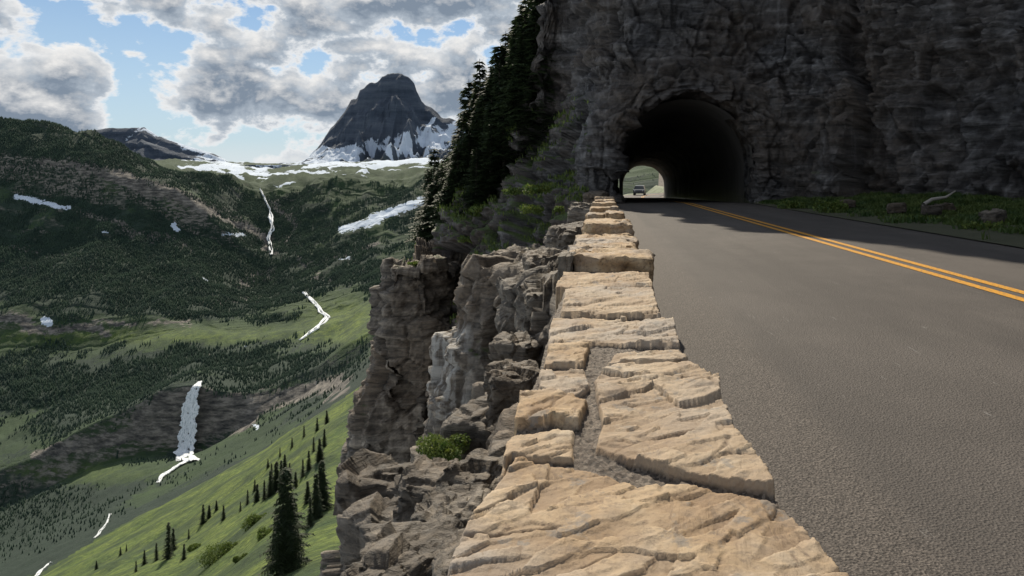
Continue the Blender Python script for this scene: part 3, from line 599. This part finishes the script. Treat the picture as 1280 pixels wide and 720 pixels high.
for pg,h,i in polys:
    ins=np.zeros(GX.shape,bool); dm=np.full(GX.shape,9.)
    for k in range(len(pg)):
        (x1,y1),(x2,y2)=pg[k],pg[(k+1)%len(pg)]
        t=np.clip(((wx-x1)*(x2-x1)+(wy-y1)*(y2-y1))/((x2-x1)**2+(y2-y1)**2),0,1); dm=np.minimum(dm,np.hypot(wx-x1-t*(x2-x1),wy-y1-t*(y2-y1)))
        c=((y1>wy)!=(y2>wy))&(wx<(x2-x1)*(wy-y1)/(y2-y1+1e-12)+x1); ins^=c
    sdv=np.where(ins,dm,-dm); m=sdv>best; best=np.where(m,sdv,best); hid=np.where(m,h,hid); sid=np.where(m,i,sid)
W3=np.stack([GX,GY,sid*3.7],-1); CA,SA=math.cos(.55),math.sin(.55)
U=GX*CA+GY*SA; Vv=-GX*SA+GY*CA
wu=.05*fbm(W3*3,3,61)+.008*fbm(W3*22,3,62); wv_=.05*fbm(W3*3,3,65)+.008*fbm(W3*22,3,66)
_,_,fa=worley(np.stack([(U+wu)*3.2,(Vv+wv_)*8,sid*3.+.5],-1),17,1.1)
_,_,fb=worley(np.stack([(U+wu)*9,(Vv+wv_)*26,sid*3.+.5],-1),27,1.4)
e1,e2,_=worley(np.stack([(U+wu)*2.6,(Vv+wv_)*6.5,sid*3.+.5],-1),37)
lay=fbm(np.stack([U*3,Vv*6,sid*2.],-1),4,13); q=lay*8; fq=q-np.floor(q); ter=(np.floor(q)+np.clip(fq*9-4,0,1))/8
crk=np.clip(1-(e2-e1)*26,0,1)*np.clip(.4+1.6*fbm(W3*5,2,71),0,1)
top=.452+hid+.016*(fa-.5)+.0065*(fb-.5)+ter*.014-.010*crk+.0022*fbm(W3*40,4,29,.6)+.005*fbm(W3*6,3,27)
edge=np.clip(best/.007,0,1); edge=edge*edge*(3-2*edge)
mort=.430+.007*fbm(wob*70,3,31)+.008*fbm(wob*12,3,33)
xl=np.interp(GY,[.6,1.04,1.2,1.4,1.62,1.9,2.14,2.9,3.6,4.7],[-.245,-.24,-.235,-.215,-.21,-.222,-.197,-.22,-.205,-.215])+.008*fbm(wob*9,3,41); xr=np.interp(GY,[.6,1.04,1.3,1.6,1.95,2.24,2.94,3.7,4.7],[.38,.372,.335,.318,.30,.287,.262,.276,.28])+.008*fbm(wob*9,3,43)
out=np.maximum(np.clip((xl-GX)/.02,0,1),np.clip((GX-xr)/.02,0,1))
base=mort-out*.48
Z=base*(1-edge)+top*edge
me=fastmesh('cap',np.stack([GX,GY,Z],-1).reshape(-1,3),gridfaces(*GX.shape)); attr(me,'stone',edge); attr(me,'sid',_h(sid.astype(np.int64),sid.astype(np.int64)*3,sid.astype(np.int64),5)); attr(me,'crk',crk*edge); attr(me,'lay',np.clip(fa*.5+.5*fb,0,1))
def stonemat(name,cap):
    n=NT(name); 
    a=n.noise(n.pos,4.5,8,.62,.3); b=n.noise(n.pos,1.8,5,.6); c=n.noise(n.pos,45,7,.7); d=n.noise(n.map((1,.3,1),rot=(0,0,.95)),24,8,.7,.6)
    col=n.ramp(a,[(.32,(.24,.145,.072)),(.45,(.385,.255,.135)),(.58,(.49,.355,.21)),(.72,(.56,.455,.325))])
    col=n.mix(n.ramp(b,[(.48,0.),(.62,.8)]),col,(.36,.32,.28))
    col=n.mix(n.ramp(d,[(.37,.8),(.43,0.)]),col,(.14,.085,.045))
    col=n.mix(n.ramp(c,[(.36,.6),(.5,0.)]),col,(.12,.088,.06))
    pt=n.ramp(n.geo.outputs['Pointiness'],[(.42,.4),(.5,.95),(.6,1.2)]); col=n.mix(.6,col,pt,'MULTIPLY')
    if cap:
        s=n.at('sid'); col=n.mix(n.ramp(s,[(.0,.0),(1.,.6)]),col,(.42,.36,.29))
        col=n.mix(n.ramp(n.at('lay'),[(.2,.5),(.5,0.)]),col,(.23,.15,.085))
        li=n.noise(n.pos,11,6,.65); col=n.mix(n.ramp(li,[(.59,0.),(.64,.6)]),col,(.20,.19,.175))
        col=n.mix(n.math('MULTIPLY',n.at('crk'),.7),col,(.09,.055,.03))
        gv=n.vor(n.pos,150,'F1','Color'); gc=n.ramp(gv,[(.1,(.03,.024,.019)),(.5,(.095,.072,.055)),(.9,(.2,.165,.13))])
        col=n.mix(n.ramp(n.at('stone'),[(.1,0.),(.5,1.)]),gc,col)
    nb=n.bump(d,.7,.009); nb=n.bump(c,.7,.006,nb); nb=n.bump(a,.3,.02,nb)
    return n.out(col,nb,.8)
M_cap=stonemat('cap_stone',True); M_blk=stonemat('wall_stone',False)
mkobj('cap_stones',me,M_cap,wall)
y=4.5; k=0
while y<25.2:
    zt=.45-.0095*(y-4)
    if k%5==0: L=.62; up=.10
    else: L=random.uniform(.4,.75); up=random.uniform(-.025,.025)
    if k==0: L,up=.66,.085
    xl_=-.25+random.uniform(-.03,.03); xr_=.31+random.uniform(-.03,.03)+.006*(y-4)*.5; zz=zt+up
    if k==0: xl_=-.19
    sk=random.uniform(-.04,.04)
    parts=[(xl_,xr_)] if (k%3!=1) else [(xl_,.02+sk),(.03+sk,xr_)]
    for pi,(a_,b_) in enumerate(parts):
        zq=zz+(random.uniform(-.02,.02))
        block([(a_,y,-.05),(b_,y+sk,-.05),(b_,y+L+sk,-.05),(a_,y+L,-.05),(a_,y,zq),(b_,y+sk,zq),(b_,y+L+sk,zq-.01),(a_,y+L,zq)],'coping_%d_%d'%(k,pi),M_blk,wall,.02,34 if y<9 else 16)
    y+=L+.02; k+=1
block([(-.28,4.42,-.1),(-.2,4.42,-.1),(-.2,4.9,-.1),(-.28,4.9,-.1),(-.28,4.42,.54),(-.2,4.42,.54),(-.2,4.9,.53),(-.28,4.9,.53)],'coping_side',M_rock,wall,.02,12)
print('wall',time.time()-T0)

# ---------------- conifers
def conifer(name,H,R,seed,detail=1.,dead=0.):
    r=np.random.default_rng(seed); V=[];Fc=[]
    nw=int(H*7*detail); 
    for i in range(nw):
        t=(i+r.uniform(0,.8))/nw; z=H*(.03+.95*t); rad=R*(1-t)**.8*(.7+.6*r.random())+.05
        for b in range(int(5+5*(1-t))):
            if r.random()<.08+dead: continue
            a=r.uniform(0,2*np.pi); L=rad*r.uniform(.5,1.15); dx=np.array([math.cos(a),math.sin(a),0.]); sx=np.array([-dx[1],dx[0],0.])
            dr=r.uniform(.15,.55) if t<.8 else -.4
            m=max(3,int(L/.15*detail))
            for q in range(m):
                f=(q+.5)/m; c=dx*L*f+np.array([0,0,z-dr*L*f*f+.06*L])
                s=(.19+.12*r.random())*(1.25-.7*f)*max(.65,R/1.3)
                for sg in (-1,1):
                    o=len(V); tip=c+sx*sg*s*1.1+dx*s*.7+np.array([0,0,-s*r.uniform(.1,.9)])
                    V+= [c-dx*s*.35,c+dx*s*.4+np.array([0,0,.02]),tip]; Fc.append((o,o+1,o+2))
    k=len(V); pts=[(0,0,-.4),(0,0,H*.4),(0,0,H)]; rr=[H*.018,H*.011,.008]
    tv=[];tf=[]
    for i,(p,q) in enumerate(zip(pts,rr)):
        for s in range(6): tv.append((p[0]+math.cos(s*math.pi/3)*q,p[1]+math.sin(s*math.pi/3)*q,p[2]))
        if i:
            for s in range(6):
                A,B,C,D=(i-1)*6+s,(i-1)*6+(s+1)%6,i*6+(s+1)%6,i*6+s; tf+= [(A,B,C),(A,C,D)]
    allv=np.concatenate([np.array(V),np.array(tv)]); allf=np.concatenate([np.array(Fc),np.array(tf)+k])
    me=fastmesh(name,allv,allf); me.materials.append(M_needle); me.materials.append(M_bark)
    mi=np.zeros(len(allf),dtype=np.int32); mi[len(Fc):]=1; me.polygons.foreach_set('material_index',mi); return me
cm=[conifer('spruce_a',7,1.25,1),conifer('spruce_b',7,1.05,2,1.,.05),conifer('spruce_c',7,1.45,3),conifer('spruce_d',7,.9,4,1.,.18)]
def tree(px,ytop,ybot,d,v=None,sx=1.):
    ybot+=6; ytop-=8 if px<655 else 0
    x,y,z=W(px,ybot,d); h=(ybot-ytop)/F*d; o=bpy.data.objects.new('spruce_tree',cm[v if v is not None else random.randrange(4)]); S.collection.objects.link(o)
    o.location=(x,y,z-.1); s=h/7; sx*=max(1.,1.3/max(s,.5)**.6); o.scale=(s*sx*random.uniform(.9,1.1),s*sx*random.uniform(.9,1.1),s); o.rotation_euler=(random.uniform(-.03,.03),random.uniform(-.03,.03),random.uniform(0,6)); return o
for a in [(537,215,288,41,3),(543,190,285,41,1),(549,235,285,41,2),(556,200,280,40,0),(562,222,276,40,2),(572,165,262,38,1),(568,205,266,38,0),(580,185,258,38,2),(586,140,252,38,2),(592,125,248,38,0),(599,112,242,38,1),(608,105,235,38,2),(604,150,238,37,3),(613,98,232,38,0),(620,72,222,37,1),(627,60,215,37,2),(625,110,212,37,0),(634,64,205,37,2),(641,82,198,37,1),(616,140,228,36,2),(647,40,180,36,0),(654,22,170,36,1),(651,62,160,35,2),(662,-5,150,36,0),(668,-25,130,36,2),(660,40,150,35,3),(674,-20,110,36,1),(681,-40,90,36,0),(677,5,100,35,3),(690,-55,50,36,2),(594,178,245,37,1),(585,195,252,37,3),(643,110,190,36,0),(631,120,205,36,2),(608,170,235,36,0),(577,215,265,37,2),(640,55,190,38,2),(657,60,160,37,0),(671,30,120,37,1),(622,100,225,38,0),(553,245,292,38,1),(547,238,295,38,0),(665,15,140,37,2),(648,75,180,37,1),(655,-10,165,38,1),(643,25,185,39,0),(636,45,200,39,1),(669,50,150,34.5,2),(660,90,175,34.5,0),(650,110,190,34.5,1),(683,10,90,35,1),(637,140,205,35,2),(602,80,235,40,1),(590,105,245,40,2),(565,185,268,39,1),
  (572,190,280,36,2),(580,150,270,36.5,0),(588,170,265,36,2),(596,140,258,36.5,0),(603,115,250,36.5,2),(611,130,245,35.5,0),(618,90,238,36.5,2),(625,85,230,36,1),(632,85,222,35.5,2),(640,75,212,35.5,0),(646,60,200,35.5,2),(653,45,190,35,0),(659,20,175,35.5,2),(666,5,165,35,0),(558,225,290,37,2),(565,215,285,36.5,0),(549,215,294,38,0),(542,232,296,38,2),(672,-10,150,35,2),(630,150,225,34.5,0),(612,175,250,34.5,2),(596,190,262,34.5,1)]:
    tree(*a)
def mtree(px,py,h,v=None,sx=1.1):
    r,c=hit(px,py); d=TD[r]; o=bpy.data.objects.new('spruce_tree',cm[v if v is not None else random.randrange(4)]); S.collection.objects.link(o)
    o.location=(float(XX[r,c]),d,float(ZZ[r,c])-.5); s=h/7*d/F; o.scale=(s*sx,s*sx,s); o.rotation_euler=(0,0,random.uniform(0,6))
for a in [(357,716,136,2,1.1),(345,712,70,0,1.1),(368,700,80,1,1.1),(211,700,48,1),(216,690,30,0),(254,655,26,0),(262,648,18,2),(196,702,24,1),(180,706,20,0),(170,716,16,1),(338,622,34,0),(346,615,40,2),(331,625,26,1),(352,606,30,0),(310,632,20,1),(322,628,24,2),(318,616,16,0),(300,640,14,1),(395,650,60,0),(402,640,66,2),(388,660,40,1),(386,590,26,0),(378,598,24,1),(400,578,30,2),(405,560,24,0),(392,566,20,1),(370,610,22,2),(362,600,20,0),(150,695,12,0),(158,690,10,1),(270,640,14,2),(280,650,20,0),(236,676,14,1),(120,712,12,2),(230,700,22,0),(380,548,16,1),(396,540,18,0),(408,530,18,2),(365,560,14,0),(350,572,13,1),(335,585,12,2),(400,620,40,1),(384,630,30,2),(340,600,22,1),(356,588,20,2)]:
    mtree(*a)
def shrub(name,c,sz,nl,ls,seed):
    r=np.random.default_rng(seed); k=7; cc=r.uniform(-.6,.6,(k,3))*np.array([1,1,.5]); cc[:,2]=np.abs(cc[:,2])*.9; rr=r.uniform(.3,.55,k)
    i=r.integers(0,k,nl); dd=r.normal(size=(nl,3)); dd/=np.linalg.norm(dd,axis=1,keepdims=True); p=(cc[i]+dd*(rr[i]*r.uniform(.5,1.1,nl))[:,None])*np.array(sz)+np.array(c)
    a=r.normal(size=(nl,3)); a/=np.linalg.norm(a,axis=1,keepdims=True); b=np.cross(a,r.normal(size=(nl,3))); b/=np.linalg.norm(b,axis=1,keepdims=True); l=ls*r.uniform(.6,1.4,nl)[:,None]
    V=np.stack([p-a*l,p+b*l*.5,p+a*l,p-b*l*.5],1).reshape(-1,3); o=np.arange(nl)*4
    return mkobj(name,fastmesh(name,V,np.stack([o,o+1,o+2,o+3],-1)),M_shrub)
for i,(px,py,d,s,nl,ls) in enumerate([(553,566,8.3,(.33,.3,.26),4200,.018),(665,262,27,(.5,.5,.35),900,.05),(600,262,33,(.5,.5,.3),700,.06),(672,238,28,(.6,.5,.4),900,.06),(560,296,35,(.7,.5,.35),800,.06),(640,240,30,(.5,.5,.3),700,.06),(585,300,32,(.5,.5,.3),600,.06),(700,262,24,(.25,.3,.2),500,.04),(520,330,30,(.5,.4,.2),500,.05),(1040,262,20,(.5,.4,.35),700,.05),(1150,280,15.5,(.6,.4,.3),900,.04),(1230,290,13.5,(.6,.4,.3),900,.04),(990,258,23,(.5,.4,.3),600,.05)]):
    shrub('shrub',W(px,py,d),s,nl,ls,i)
for px,py,s in [(270,700,9),(285,690,5),(318,655,5),(240,690,3),(300,700,3),(330,670,4)]:
    r_,c_=hit(px,py); k_=TD[r_]/300; shrub('shrub',(float(XX[r_,c_]),TD[r_],float(ZZ[r_,c_])),(s*k_*1.1,s*k_,s*k_),2500,.4*k_,33+px)
N2=normals(P_m)*flip; m=(P_m[...,0]<-.6)&(P_m[...,2]>-6)&(P_m[...,2]<4.5)&(N2[...,2]>.5)&(P_m[...,1]<56)&(fbm(P_m*.5,3,9)>-.02)
pts=P_m[m]; 
if len(pts): 
    pts=pts[rng.integers(0,len(pts),13000)]+rng.normal(size=(13000,3))*np.array([.08,.08,0]); blades('ledge_grass',pts,.22,.045,M_shrub)
print('done',time.time()-T0)
